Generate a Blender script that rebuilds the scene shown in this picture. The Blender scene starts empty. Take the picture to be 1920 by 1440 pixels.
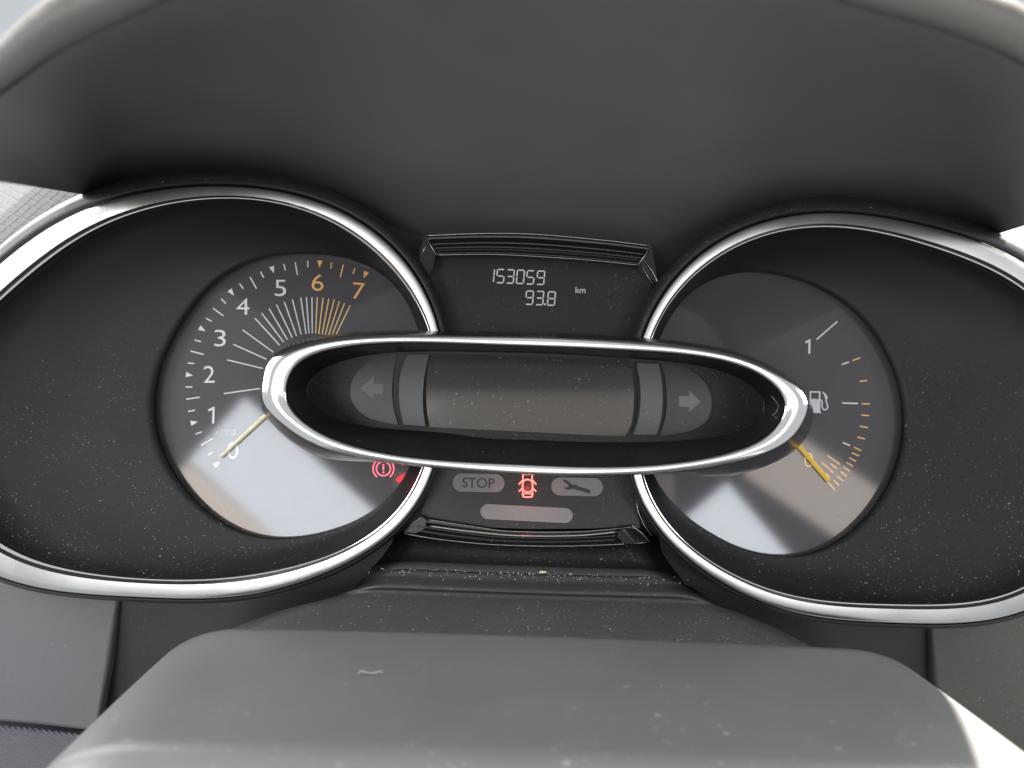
import bpy, bmesh, math, random
import numpy as np
from mathutils import Vector, Matrix
random.seed(7)
S = bpy.context.scene
COL = S.collection

# ------------------------------------------------------------------ camera
FPX = 1516.0                       # focal length in photograph pixels (1920 wide)
EYE = Vector((0.0, 0.0, 1.0))
cam = bpy.data.cameras.new('camera')
cam.sensor_width = 36.0
cam.lens = 36.0 * FPX / 1920.0
cam.clip_start = 0.01
cam.clip_end = 60.0
cam.dof.use_dof = True
cam.dof.focus_distance = 0.305
cam.dof.aperture_fstop = 8.0
cam_o = bpy.data.objects.new('camera', cam)
COL.objects.link(cam_o)
cam_o.location = EYE
cam_o.rotation_euler = (math.radians(90), 0, 0)
S.camera = cam_o

# ------------------------------------------------------------------ world and lamps
W = bpy.data.worlds.new('World'); S.world = W; W.use_nodes = True
bg = W.node_tree.nodes['Background']
bg.inputs['Color'].default_value = (0.90, 0.95, 1.0, 1)
bg.inputs['Strength'].default_value = 0.56

def area(name, loc, xdir, ydir, sx, sy, radiance, col):
    """window-like rectangular lamp: xdir / ydir span it, it shines along -(xdir x ydir)"""
    l = bpy.data.lights.new(name, 'AREA'); l.shape = 'RECTANGLE'
    l.size, l.size_y = sx, sy
    l.energy = radiance * math.pi * sx * sy
    l.color = col
    o = bpy.data.objects.new(name, l); COL.objects.link(o)
    x = Vector(xdir).normalized(); y = Vector(ydir).normalized(); z = x.cross(y).normalized()
    y = z.cross(x)
    m = Matrix((x, y, z)).transposed().to_4x4(); m.translation = Vector(loc)
    o.matrix_world = m
    return o

# windscreen, ahead of and above the dashboard
area('windscreen_lamp', (0.0, 1.05, 1.78), (-1, 0, 0), (0, -.35, 1), 2.6, 1.25, 8.0, (1.0, .985, .96))
# door windows either side of the driver
area('door_window_lamp', (-0.75, -0.05, 1.30), (0, -1, 0), (0.1, 0, 1), 0.8, 0.55, 9.0, (1.0, .99, .98))
area('passenger_window_lamp', (1.25, 0.0, 1.30), (0, 1, 0), (-.1, 0, 1), 1.0, 0.55, 8.0, (.93, .95, 1.0))
# rear windows plus added cream lamps, all shaped for the reflections in the dials
area('rear_window_lamp', (-0.505, -1.300, 0.976), (-0.645, 0.000, -0.764), (0.764, 0.000, -0.645), 0.198, 0.549, 13.5, (0.9, 0.95, 1.0))
area('cream_reflection_lamp_left', (-0.585, -1.300, 0.853), (-0.631, 0.000, -0.776), (0.776, 0.000, -0.631), 0.092, 0.583, 10, (1.0, 0.88, 0.74))
area('rear_side_window_lamp', (0.537, -1.300, 0.871), (-0.778, 0.000, -0.628), (0.628, 0.000, -0.778), 0.160, 0.261, 13.5, (0.9, 0.95, 1.0))
area('cream_reflection_lamp_right', (0.725, -1.300, 1.019), (0.820, 0.000, -0.573), (0.573, 0.000, 0.820), 0.303, 0.157, 6, (1.0, 0.88, 0.76))
# added warm lamp, mirrored low in the speed screen
area('screen_reflection_lamp', (0.03, -0.40, 0.80), (1, 0, 0), (0, 0, 1), 0.36, 0.40, 1.5, (1.0, .88, .76))
# sun through the windscreen
sp = bpy.data.lights.new('sun_lamp', 'SPOT'); sp.energy = 9000; sp.color = (1, .93, .82)
sp.spot_size = math.radians(40); sp.shadow_soft_size = 0.06
so = bpy.data.objects.new('sun_lamp', sp); COL.objects.link(so)
sd = Vector((0.265, 0.12, 0.95)).normalized()
so.location = Vector((0, .3, 1)) + sd * 5.0
so.rotation_euler = sd.to_track_quat('Z', 'Y').to_euler()

vs = S.view_settings
vs.view_transform = 'Standard'; vs.look = 'None'; vs.gamma = 1; vs.exposure = 0.18
vs.use_curve_mapping = False
S.cycles.max_bounces = 6
S.cycles.transparent_max_bounces = 12
S.cycles.caustics_reflective = False
S.cycles.caustics_refractive = False
S.cycles.sample_clamp_indirect = 4.0
S.cycles.use_denoising = True

# ------------------------------------------------------------------ materials
def new_mat(name):
    m = bpy.data.materials.new(name); m.use_nodes = True
    nt = m.node_tree
    return m, nt, nt.nodes['Principled BSDF']

def N(nt, t, **kw):
    n = nt.nodes.new(t)
    for k, v in kw.items(): setattr(n, k, v)
    return n

def math_n(nt, op, a, b=None, c=None, clamp=False):
    n = N(nt, 'ShaderNodeMath', operation=op); n.use_clamp = clamp
    for i, v in enumerate((a, b, c)):
        if v is None: continue
        if isinstance(v, (int, float)): n.inputs[i].default_value = v
        else: nt.links.new(v, n.inputs[i])
    return n.outputs[0]

def smooth(nt, v, lo, hi):
    n = N(nt, 'ShaderNodeMapRange', interpolation_type='SMOOTHSTEP')
    nt.links.new(v, n.inputs[0]); n.inputs[1].default_value = lo; n.inputs[2].default_value = hi
    return n.outputs[0]

def plastic(name, base, rough, spec=.5, dust=0.0, dust_col=(.34, .335, .315), cell=.0018, settle=True,
            bump=0.0, bump_scale=1500, vary=.12, metallic=0.0, film=0.0, coat=0.0, coat_rough=.05, grain=None):
    """moulded part: slight tone and gloss variation, fine relief, dust specks lying on it"""
    m, nt, b = new_mat(name); L = nt.links
    tc = N(nt, 'ShaderNodeTexCoord').outputs['Object']
    geo = N(nt, 'ShaderNodeNewGeometry')
    nz = N(nt, 'ShaderNodeTexNoise'); nz.inputs['Scale'].default_value = 28; nz.inputs['Detail'].default_value = 5
    L.new(tc, nz.inputs['Vector'])
    f0 = math_n(nt, 'MULTIPLY_ADD', nz.outputs['Fac'], 2 * vary, 1 - vary)
    mul = N(nt, 'ShaderNodeMix', data_type='RGBA', blend_type='MULTIPLY'); mul.inputs['Factor'].default_value = 1
    mul.inputs['A'].default_value = (*base, 1)
    cc = N(nt, 'ShaderNodeCombineColor')
    for i in range(3): L.new(f0, cc.inputs[i])
    L.new(cc.outputs[0], mul.inputs['B'])
    col = mul.outputs['Result']
    rsock = math_n(nt, 'MULTIPLY_ADD', nz.outputs['Fac'], rough * .5, rough * .75)
    if dust > 0:
        sep = N(nt, 'ShaderNodeSeparateXYZ'); L.new(geo.outputs['Normal'], sep.inputs[0])
        dt = N(nt, 'ShaderNodeVectorMath', operation='DOT_PRODUCT'); L.new(geo.outputs['Normal'], dt.inputs[0]); L.new(geo.outputs['Incoming'], dt.inputs[1])
        up = smooth(nt, math_n(nt, 'MULTIPLY', sep.outputs[2], math_n(nt, 'SIGN', dt.outputs['Value'])), -.25, .35) if settle else None
        patch = N(nt, 'ShaderNodeTexNoise'); patch.inputs['Scale'].default_value = 45; patch.inputs['Detail'].default_value = 3
        L.new(tc, patch.inputs['Vector'])
        pm = smooth(nt, patch.outputs['Fac'], .36, .64)
        tot = None
        for k, (sc, thr, amt) in enumerate(((1.0, .17, .85), (.5, .26, .6), (2.3, .08, 1.0))):
            vo = N(nt, 'ShaderNodeTexVoronoi'); vo.inputs['Scale'].default_value = 1 / (cell * sc)
            wob = N(nt, 'ShaderNodeVectorMath', operation='ADD'); L.new(tc, wob.inputs[0])
            wob.inputs[1].default_value = (k * .13, k * .07, k * .21)
            L.new(wob.outputs[0], vo.inputs['Vector'])
            sepc = N(nt, 'ShaderNodeSeparateColor'); L.new(vo.outputs['Color'], sepc.inputs[0])
            keep = smooth(nt, sepc.outputs[0], .45, .95)
            r = math_n(nt, 'MULTIPLY', keep, thr)
            inside = math_n(nt, 'LESS_THAN', vo.outputs['Distance'], r)
            v = math_n(nt, 'MULTIPLY', inside, math_n(nt, 'MULTIPLY_ADD', sepc.outputs[1], amt, .12))
            tot = v if tot is None else math_n(nt, 'MAXIMUM', tot, v)
        d = math_n(nt, 'MULTIPLY', tot, math_n(nt, 'MULTIPLY_ADD', pm, .75, .25))
        d = math_n(nt, 'MULTIPLY', d, dust, clamp=True)
        if film > 0:
            d = math_n(nt, 'ADD', d, math_n(nt, 'MULTIPLY', math_n(nt, 'MULTIPLY_ADD', pm, .25, .75), film), clamp=True)
        if up is not None: d = math_n(nt, 'MULTIPLY', d, math_n(nt, 'MULTIPLY_ADD', up, .92, .08))
        mx = N(nt, 'ShaderNodeMix', data_type='RGBA'); L.new(d, mx.inputs['Factor'])
        L.new(col, mx.inputs['A']); mx.inputs['B'].default_value = (*dust_col, 1)
        col = mx.outputs['Result']
        rsock = math_n(nt, 'MULTIPLY_ADD', d, .5, rsock, clamp=True)
    L.new(col, b.inputs['Base Color']); L.new(rsock, b.inputs['Roughness'])
    b.inputs['Specular IOR Level'].default_value = spec
    b.inputs['Metallic'].default_value = metallic
    b.inputs['Coat Weight'].default_value = coat; b.inputs['Coat Roughness'].default_value = coat_rough
    if bump > 0 or grain:
        bn = N(nt, 'ShaderNodeBump'); bn.inputs['Distance'].default_value = .0004
        bn.inputs['Strength'].default_value = bump
        if grain:
            L.new(grain(nt, tc), bn.inputs['Height'])
        else:
            fn = N(nt, 'ShaderNodeTexNoise'); fn.inputs['Scale'].default_value = bump_scale; fn.inputs['Detail'].default_value = 2
            L.new(tc, fn.inputs['Vector']); L.new(fn.outputs['Fac'], bn.inputs['Height'])
        L.new(bn.outputs[0], b.inputs['Normal'])
    return m

def chrome(name, base, rough, brush=0.0, vary=.3):
    m, nt, b = new_mat(name); L = nt.links
    tc = N(nt, 'ShaderNodeTexCoord').outputs['Object']
    nz = N(nt, 'ShaderNodeTexNoise'); nz.inputs['Scale'].default_value = 40; nz.inputs['Detail'].default_value = 6
    L.new(tc, nz.inputs['Vector'])
    L.new(math_n(nt, 'MULTIPLY_ADD', nz.outputs['Fac'], rough * 2 * vary, rough * (1 - vary)), b.inputs['Roughness'])
    vo = N(nt, 'ShaderNodeTexVoronoi'); vo.inputs['Scale'].default_value = 420; L.new(tc, vo.inputs['Vector'])
    sc = N(nt, 'ShaderNodeSeparateColor'); L.new(vo.outputs['Color'], sc.inputs[0])
    sp_ = math_n(nt, 'LESS_THAN', vo.outputs['Distance'], math_n(nt, 'MULTIPLY', smooth(nt, sc.outputs[0], .5, 1.0), .12))
    mx = N(nt, 'ShaderNodeMix', data_type='RGBA'); L.new(math_n(nt, 'MULTIPLY', sp_, .6), mx.inputs['Factor'])
    mx.inputs['A'].default_value = (*base, 1); mx.inputs['B'].default_value = (.7, .68, .63, 1)
    L.new(mx.outputs['Result'], b.inputs['Base Color'])
    b.inputs['Metallic'].default_value = 1.0
    if brush:
        fn = N(nt, 'ShaderNodeTexNoise'); fn.inputs['Scale'].default_value = 2500; L.new(tc, fn.inputs['Vector'])
        bn = N(nt, 'ShaderNodeBump'); bn.inputs['Distance'].default_value = .00005; bn.inputs['Strength'].default_value = brush
        L.new(fn.outputs['Fac'], bn.inputs['Height']); L.new(bn.outputs[0], b.inputs['Normal'])
    return m

def ink(name, col, rough=.6, coat=0.0):
    m, nt, b = new_mat(name)
    tc = N(nt, 'ShaderNodeTexCoord').outputs['Object']
    nz = N(nt, 'ShaderNodeTexNoise'); nz.inputs['Scale'].default_value = 600; nt.links.new(tc, nz.inputs['Vector'])
    mx = N(nt, 'ShaderNodeMix', data_type='RGBA'); nt.links.new(nz.outputs['Fac'], mx.inputs['Factor'])
    mx.inputs['A'].default_value = (*[c * .88 for c in col], 1); mx.inputs['B'].default_value = (*[min(1, c * 1.1) for c in col], 1)
    nt.links.new(mx.outputs['Result'], b.inputs['Base Color'])
    b.inputs['Roughness'].default_value = rough
    b.inputs['Coat Weight'].default_value = coat; b.inputs['Coat Roughness'].default_value = .07
    return m

def glow(name, col, strength):
    m, nt, b = new_mat(name)
    b.inputs['Base Color'].default_value = (*[c * .3 for c in col], 1)
    b.inputs['Emission Color'].default_value = (*col, 1)
    b.inputs['Emission Strength'].default_value = strength
    return m

def glass(name, rough=.05, ior=1.08, tint=(.97, .97, .98), dust=.25):
    m = bpy.data.materials.new(name); m.use_nodes = True; nt = m.node_tree; nt.nodes.clear(); L = nt.links
    out = N(nt, 'ShaderNodeOutputMaterial')
    tr = N(nt, 'ShaderNodeBsdfTransparent'); tr.inputs[0].default_value = (*tint, 1)
    gl = N(nt, 'ShaderNodeBsdfGlossy'); gl.inputs['Roughness'].default_value = rough
    fr = N(nt, 'ShaderNodeFresnel'); fr.inputs[0].default_value = ior
    mx = N(nt, 'ShaderNodeMixShader'); L.new(fr.outputs[0], mx.inputs[0]); L.new(tr.outputs[0], mx.inputs[1]); L.new(gl.outputs[0], mx.inputs[2])
    # dust on the pane
    df = N(nt, 'ShaderNodeBsdfDiffuse'); df.inputs[0].default_value = (.5, .48, .44, 1)
    tc = N(nt, 'ShaderNodeTexCoord').outputs['Object']
    vo = N(nt, 'ShaderNodeTexVoronoi'); vo.inputs['Scale'].default_value = 480; L.new(tc, vo.inputs['Vector'])
    sc = N(nt, 'ShaderNodeSeparateColor'); L.new(vo.outputs['Color'], sc.inputs[0])
    sp_ = math_n(nt, 'LESS_THAN', vo.outputs['Distance'], math_n(nt, 'MULTIPLY', smooth(nt, sc.outputs[0], .6, 1.0), .10))
    pn = N(nt, 'ShaderNodeTexNoise'); pn.inputs['Scale'].default_value = 60; pn.inputs['Detail'].default_value = 6; L.new(tc, pn.inputs['Vector'])
    film = math_n(nt, 'MULTIPLY', smooth(nt, pn.outputs['Fac'], .3, .8), .07)
    fac = math_n(nt, 'MULTIPLY', math_n(nt, 'ADD', math_n(nt, 'MULTIPLY', sp_, .6), film), dust, clamp=True)
    m2 = N(nt, 'ShaderNodeMixShader'); L.new(fac, m2.inputs[0]); L.new(mx.outputs[0], m2.inputs[1]); L.new(df.outputs[0], m2.inputs[2])
    L.new(m2.outputs[0], out.inputs[0])
    return m

def grain_diamond(nt, tc):
    """embossed crazed diamond grain of the dash pad"""
    L = nt.links
    mp = N(nt, 'ShaderNodeMapping'); mp.inputs['Rotation'].default_value = (0, math.radians(12), 0); L.new(tc, mp.inputs['Vector'])
    wob = N(nt, 'ShaderNodeTexNoise'); wob.inputs['Scale'].default_value = 300; L.new(mp.outputs[0], wob.inputs['Vector'])
    ad = N(nt, 'ShaderNodeVectorMath', operation='MULTIPLY_ADD'); L.new(wob.outputs['Color'], ad.inputs[0])
    ad.inputs[1].default_value = (.0012, .0012, .0012); L.new(mp.outputs[0], ad.inputs[2])
    sep = N(nt, 'ShaderNodeSeparateXYZ'); L.new(ad.outputs[0], sep.inputs[0])
    x, y = sep.outputs[0], sep.outputs[2]
    h = None
    for kx, ky in ((1, 1.35), (1, -1.35)):
        v = math_n(nt, 'ADD', math_n(nt, 'MULTIPLY', x, kx / .0052), math_n(nt, 'MULTIPLY', y, ky / .0052))
        fr = math_n(nt, 'PINGPONG', v, .5)
        s = smooth(nt, fr, .0, .07)
        h = s if h is None else math_n(nt, 'MINIMUM', h, s)
    return h

def grain_rib(nt, tc):
    wv = N(nt, 'ShaderNodeTexWave', wave_type='BANDS'); wv.inputs['Scale'].default_value = 330
    wv.inputs['Distortion'].default_value = 1.0
    mp = N(nt, 'ShaderNodeMapping'); mp.inputs['Rotation'].default_value = (0, math.radians(60), 0)
    nt.links.new(tc, mp.inputs['Vector']); nt.links.new(mp.outputs[0], wv.inputs['Vector'])
    return wv.outputs['Fac']

MAT = {
    'hood': plastic('soft_black_plastic', (.145, .145, .142), .44, .5, dust=.16, settle=False, cell=.0030, bump=.22, bump_scale=2200),
    'lip': plastic('grained_lip_plastic', (.10, .093, .086), .42, .5, bump=.5, bump_scale=500),
    'black': plastic('black_plastic', (.016, .016, .017), .38, .45, dust=.8),
    'rim': plastic('black_rim_plastic', (.016, .016, .017), .42, .4, dust=.9, film=.03),
    'surround': plastic('matt_black_surround', (.010, .0107, .0105), .50, .25, dust=.95, film=.008),
    'pod': plastic('gloss_black_pod', (.014, .014, .016), .22, .5, dust=.8),
    'recess': plastic('black_recess', (.008, .0085, .0085), .45, .25, dust=1.0, film=.035),
    'gloss': plastic('piano_black', (.010, .010, .011), .10, .5, dust=.5),
    'edge': plastic('pale_edge_highlight', (.42, .415, .40), .25, .6, metallic=.8),  # pale metal colour stands for highlights along the gloss black bevels
    'dial': plastic('dial_face_grey', (.050, .047, .051), .55, .2, coat=1.0, coat_rough=.055),
    'lcd': plastic('lcd_screen', (.020, .0235, .025), .30, .28, dust=.35, settle=False, cell=.0028),
    'warn': plastic('smoked_warning_panel', (.019, .0195, .022), .30, .28, dust=.35, settle=False, cell=.0028),
    'screen': plastic('speed_screen', (.017, .017, .017), .14, .55, dust=.4, settle=False, cell=.0026),
    'post': plastic('grey_post', (.068, .071, .078), .42, .5, dust=.4, settle=False, cell=.005),
    'arrow_panel': plastic('smoked_arrow_panel', (.015, .015, .016), .36, .45, dust=.8),
    'ledge': plastic('dusty_grey_ledge', (.030, .0315, .033), .50, .35, dust=1.0, film=.05, bump=.2),
    'column': plastic('dusty_column_plastic', (.150, .154, .153), .31, .5, dust=1.0, film=.10, cell=.0052, bump=.25, bump_scale=1800, vary=.05),
    'panel': plastic('grey_dash_plastic', (.088, .088, .095), .48, .5, dust=.3, settle=False, bump=.2, bump_scale=1800),
    'panel_r': plastic('warm_grey_dash_plastic', (.066, .062, .054), .55, .45, dust=.6, settle=False, bump=.35, bump_scale=1400),
    'pad': plastic('embossed_dash_pad', (.085, .088, .095), .6, .3, bump=1.0, grain=grain_diamond),
    'pad_dots': plastic('sunlit_dash_pad', (.42, .38, .30), .6, .45, bump=.9, grain=grain_diamond),  # lighter, warmer copy of the pad: sunlight put into the colour
    'rib': plastic('ribbed_dash_panel', (.10, .103, .117), .5, .5, bump=.6, grain=grain_rib),
    'satin': chrome('satin_chrome', (.58, .575, .565), .30, .08, .55),
    'bright': chrome('bright_chrome', (.86, .85, .83), .10),
    'white_ink': ink('white_ink', (.62, .62, .65), coat=1.0),
    'orange_ink': ink('orange_ink', (.80, .42, .13), coat=1.0),
    'amber_ink': ink('amber_ink', (.72, .50, .20), coat=1.0),
    'dim_ink': ink('dim_ink', (.30, .30, .31), coat=1.0),
    'lcd_ink': ink('lcd_digit', (.75, .78, .80)),
    'icon_ink': ink('unlit_icon', (.22, .215, .21)),
    'arrow_ink': ink('unlit_arrow', (.16, .16, .16)),
    'pill_ink': ink('unlit_pill', (.26, .25, .25)),
    'stop_ink': ink('dark_lettering', (.035, .035, .038)),
    'needle': ink('pale_needle', (.95, .84, .58), .4),
    'needle_o': ink('amber_needle', (.98, .62, .09), .4),
    'red': glow('lit_red_symbol', (1.0, .20, .15), 2.0),
    'red2': glow('lit_pink_red_symbol', (1.0, .14, .20), 1.5),
    'red_reflection': glow('glowing_red_reflection', (.9, .02, .06), .38),
    'lens': glass('clear_lens'),
    'lint': ink('lint', (.40, .39, .38)),
    'crumb': ink('crumb', (.62, .56, .34)),
    'grit': ink('grit', (.45, .43, .39)),
}

# ------------------------------------------------------------------ geometry helpers
def ray(px, py):
    return Vector(((px - 960.0) / FPX, 1.0, (720.0 - py) / FPX))

def P(px, py, d):
    return EYE + ray(px, py) * d

class Plane:
    """a flat face of the cluster, given by one point and its normal towards the driver"""
    def __init__(s, px, py, d, nx=0.0, nz=0.0):
        s.p = P(px, py, d); s.n = Vector((nx, -1.0, nz)).normalized()
    def at(s, px, py, off=0.0):
        r = ray(px, py); t = (s.p - EYE).dot(s.n) / r.dot(s.n)
        return EYE + r * t + s.n * off

class Bow(Plane):
    """a face bowed like a cylinder lying along x"""
    def __init__(s, px, py, d, nx, nz, half, bulge):
        super().__init__(px, py, d, nx, nz); s.c, s.h, s.b = py, half, bulge
    def at(s, px, py, off=0.0):
        u = (py - s.c) / s.h
        return super().at(px, py, off - s.b * u * u)

def build(name, verts, faces, mat, parent=None, smooth_=True, weld=False):
    c = Vector((0, 0, 0))
    for v in verts: c += Vector(v)
    c /= len(verts)
    me = bpy.data.meshes.new(name)
    me.from_pydata([tuple(Vector(v) - c) for v in verts], [], faces)
    bm = bmesh.new(); bm.from_mesh(me)
    if weld: bmesh.ops.remove_doubles(bm, verts=bm.verts, dist=1e-6)
    bmesh.ops.recalc_face_normals(bm, faces=bm.faces)
    bm.to_mesh(me); bm.free()
    if smooth_:
        for p in me.polygons: p.use_smooth = True
    me.materials.append(MAT[mat] if isinstance(mat, str) else mat)
    o = bpy.data.objects.new(name, me); COL.objects.link(o)
    place(o, c, parent)
    return o

WORLD_POS = {}
def place(o, loc, parent):
    WORLD_POS[o] = Vector(loc)
    if parent is not None:
        o.parent = parent
        o.location = Vector(loc) - WORLD_POS[parent]
    else:
        o.location = loc

def empty(name, loc, label, cat):
    o = bpy.data.objects.new(name, None); COL.objects.link(o); o.empty_display_size = .02
    place(o, loc, None); o['label'] = label; o['category'] = cat
    return o

def tag(o, label=None, cat=None, group=None, kind=None):
    for k, v in (('label', label), ('category', cat), ('group', group), ('kind', kind)):
        if v: o[k] = v
    return o

def loft(rings, closed=True, cap0=False, cap1=False):
    n = len(rings[0]); V = [p for r in rings for p in r]; F = []
    for i in range(len(rings) - 1):
        for j in range(n if closed else n - 1):
            k = (j + 1) % n
            F.append((i * n + j, i * n + k, (i + 1) * n + k, (i + 1) * n + j))
    if cap0: F.append(tuple(range(n)))
    if cap1: F.append(tuple((len(rings) - 1) * n + j for j in range(n)))
    return V, F

def fourier(pts, cen, sc, K, n=200):
    """smooth closed outline through measured points"""
    p = np.array(pts, float)
    x = (p[:, 0] - cen[0]) / sc[0]; y = (p[:, 1] - cen[1]) / sc[1]
    th = np.arctan2(y, x); r = np.hypot(x, y)
    def basis(t): return np.stack([np.ones_like(t)] + [f(k * t) for k in range(1, K + 1) for f in (np.cos, np.sin)], 1)
    A = basis(th); reg = np.diag([0] + [1e-3 * k ** 2 for k in range(1, K + 1) for _ in (0, 1)])
    c = np.linalg.solve(A.T @ A + reg, A.T @ r)
    t = np.linspace(0, 2 * np.pi, n, endpoint=False)
    rr = basis(t) @ c
    return np.stack([cen[0] + sc[0] * rr * np.cos(t), cen[1] + sc[1] * rr * np.sin(t)], 1)

def spline(pts, n):
    """open smooth curve through points (Catmull-Rom by chord length)"""
    p = np.array(pts, float)
    t = np.r_[0, np.cumsum(np.linalg.norm(np.diff(p, axis=0), axis=1) ** .7)]
    m = np.zeros_like(p)
    m[1:-1] = (p[2:] - p[:-2]) / (t[2:] - t[:-2])[:, None]
    m[0] = (p[1] - p[0]) / (t[1] - t[0]); m[-1] = (p[-1] - p[-2]) / (t[-1] - t[-2])
    q = np.linspace(0, t[-1], n); out = []
    for s in q:
        i = min(np.searchsorted(t, s, side='right') - 1, len(p) - 2)
        h = t[i + 1] - t[i]; u = (s - t[i]) / h
        out.append((2*u**3-3*u**2+1)*p[i] + (u**3-2*u**2+u)*h*m[i] + (-2*u**3+3*u**2)*p[i+1] + (u**3-u**2)*h*m[i+1])
    return np.array(out)

def on(curve, d): return [P(x, y, d) for x, y in curve]
def lerp(a, b, u): return a * (1 - u) + b * u

def slab(loops, plane, off0, off1):
    """flat shapes (pixel outlines) standing from off0 to off1 proud of a plane"""
    V, F = [], []
    for lp in loops:
        n = len(lp); b = len(V)
        V += [plane.at(x, y, off1) for x, y in lp] + [plane.at(x, y, off0) for x, y in lp]
        F.append(tuple(range(b, b + n)))
        for j in range(n):
            k = (j + 1) % n
            F.append((b + j, b + k, b + n + k, b + n + j))
    return V, F

def grid_face(top, bottom, plane, rows, off, back):
    """face between an upper and a lower pixel curve, with side walls going back"""
    R = [[plane.at(*lerp(np.array(a), np.array(b), i / rows), off) for a, b in zip(top, bottom)] for i in range(rows + 1)]
    n = len(top)
    V = [p for r in R for p in r]; F = []
    for i in range(rows):
        for j in range(n - 1):
            F.append((i*n+j, i*n+j+1, (i+1)*n+j+1, (i+1)*n+j))
    edge = [j for j in range(n)] + [i*n+n-1 for i in range(1, rows+1)] + [rows*n+j for j in range(n-2, -1, -1)] + [i*n for i in range(rows-1, 0, -1)]
    b = len(V)
    V += [V[e] + Vector((0, back, 0)) for e in edge]
    m = len(edge)
    for k in range(m):
        F.append((edge[k], edge[(k+1) % m], b + (k+1) % m, b + k))
    return V, F

def stroke(pts, w, closed=False):
    """ribbon quads of pixel width w along a polyline"""
    p = [np.array(q, float) for q in pts]; n = len(p); L, R = [], []
    for i in range(n):
        a = p[(i - 1) % n] if (closed or i > 0) else None
        b = p[(i + 1) % n] if (closed or i < n - 1) else None
        t = ((p[i] - a) / np.linalg.norm(p[i] - a) if a is not None else 0) + ((b - p[i]) / np.linalg.norm(b - p[i]) if b is not None else 0)
        t = t / np.linalg.norm(t); nn = np.array([-t[1], t[0]])
        k = 1.0
        if a is not None and b is not None:
            d0 = (p[i] - a) / np.linalg.norm(p[i] - a); k = 1 / max(.5, abs(d0 @ t))
        L.append(p[i] + nn * w / 2 * k); R.append(p[i] - nn * w / 2 * k)
    if closed: return [[L[i], L[(i+1) % n], R[(i+1) % n], R[i]] for i in range(n)]
    return [L + R[::-1]] if n == 2 else [[L[i], L[i+1], R[i+1], R[i]] for i in range(n - 1)]

def arc(cx, cy, r, a0, a1, n=24, ry=None):
    ry = ry or r
    return [(cx + r * math.cos(math.radians(a0 + (a1 - a0) * i / n)), cy + ry * math.sin(math.radians(a0 + (a1 - a0) * i / n))) for i in range(n + 1)]

def lettering(name, s, cx, cy, w, h, plane, off, mat, parent, rot=0.0, bold=0.0):
    cu = bpy.data.curves.new(name, 'FONT'); cu.body = s; cu.size = 1.0; cu.extrude = .004; cu.resolution_u = 6; cu.offset = bold
    t = bpy.data.objects.new(name, cu); COL.objects.link(t)
    dg = bpy.context.evaluated_depsgraph_get(); me = bpy.data.meshes.new_from_object(t.evaluated_get(dg))
    bpy.data.objects.remove(t); bpy.data.curves.remove(cu)
    co = np.array([v.co[:] for v in me.vertices]); lo, hi = co.min(0), co.max(0)
    ca, sa = math.cos(math.radians(rot)), math.sin(math.radians(rot))
    V = []
    for x, y, z in co:
        u = ((x - lo[0]) / (hi[0] - lo[0]) - .5) * w; v = (.5 - (y - lo[1]) / (hi[1] - lo[1])) * h
        V.append(plane.at(cx + u * ca - v * sa, cy + u * sa + v * ca, off + (.00008 if z > 0 else 0)))
    F = [tuple(p.vertices) for p in me.polygons]
    bpy.data.meshes.remove(me)
    return build(name, V, F, mat, parent, smooth_=False)

def mark(name, loops, plane, mat, parent, off=.00005, th=.00012):
    V, F = slab(loops, plane, off, off + th)
    return build(name, V, F, mat, parent, smooth_=False)

def tube(path, rad, seg=8):
    """round bead along 3-D points"""
    rings = []
    for i, p in enumerate(path):
        a = path[max(0, i - 1)]; b = path[min(len(path) - 1, i + 1)]
        t = (b - a).normalized(); u = t.cross(Vector((0, 1, .001))).normalized(); v = t.cross(u)
        rings.append([p + (u * math.cos(2*math.pi*k/seg) + v * math.sin(2*math.pi*k/seg)) * rad for k in range(seg)])
    return loft(rings, True, True, True)

# ================================================================== INSTRUMENT CLUSTER
BACK = .346
cluster = empty('instrument_cluster', P(960, 1150, .32), 'car instrument cluster with two chrome ringed gauges and a central oval chrome pod', 'instrument cluster')

# back panel the gauges stand in
bp = Plane(960, 720, BACK)
V, F = slab([[(205, 335), (960, 300), (1845, 360), (1800, 1480), (170, 1480)]], bp, -.006, 0)
build('back_panel', V, F, 'black', cluster, smooth_=False)

LO=[(0,497),(43,457),(117,410),(200,380),(267,362),(333,352),(417,347),(500,355),(567,372),(640,397),(711.7,440),(746.7,478),(776,516),(805,565),(819.6,603),(822.5,621),(829,690),(829,760),(826,820),(813.7,881),(793,922),(758,971),(688,1035),(615,1076),(542,1100),(455,1115),(337,1122),(225,1122),(150,1114),(75,1099),(0,1080),(-70,1048),(-125,980),(-152,890),(-158,800),(-148,700),(-100,600),(-50,542)]
LI=[(640,427),(662,440),(717,487),(761,542),(790,586),(808,621),(814,690),(814,760),(806,830),(790,878),(773,913),(717,980),(644,1030),(600,1046),(487,1074),(375,1084),(262,1084),(150,1071),(56,1042),(0,1016),(-45,980),(-85,920),(-105,850),(-108,780),(-95,700),(-60,630),(0,570),(67,507),(133,457),(200,423),(267,397),(333,380),(417,372),(500,380),(583,400)]
RO=[(1203,633),(1223,594),(1259,534),(1318,475),(1397,427),(1477,406),(1556,400),(1635,406),(1714,417),(1793,439),(1853,459),(1920,495),(1990,550),(2050,625),(2090,710),(2110,800),(2105,890),(2075,990),(2010,1090),(1186,892),(1181,820),(1183,750),(1190,690),(1200,936),(1239,995),(1299,1055),(1358,1094),(1437,1134),(1516,1154),(1635,1166),(1754,1169),(1853,1165),(1920,1145)]
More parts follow.
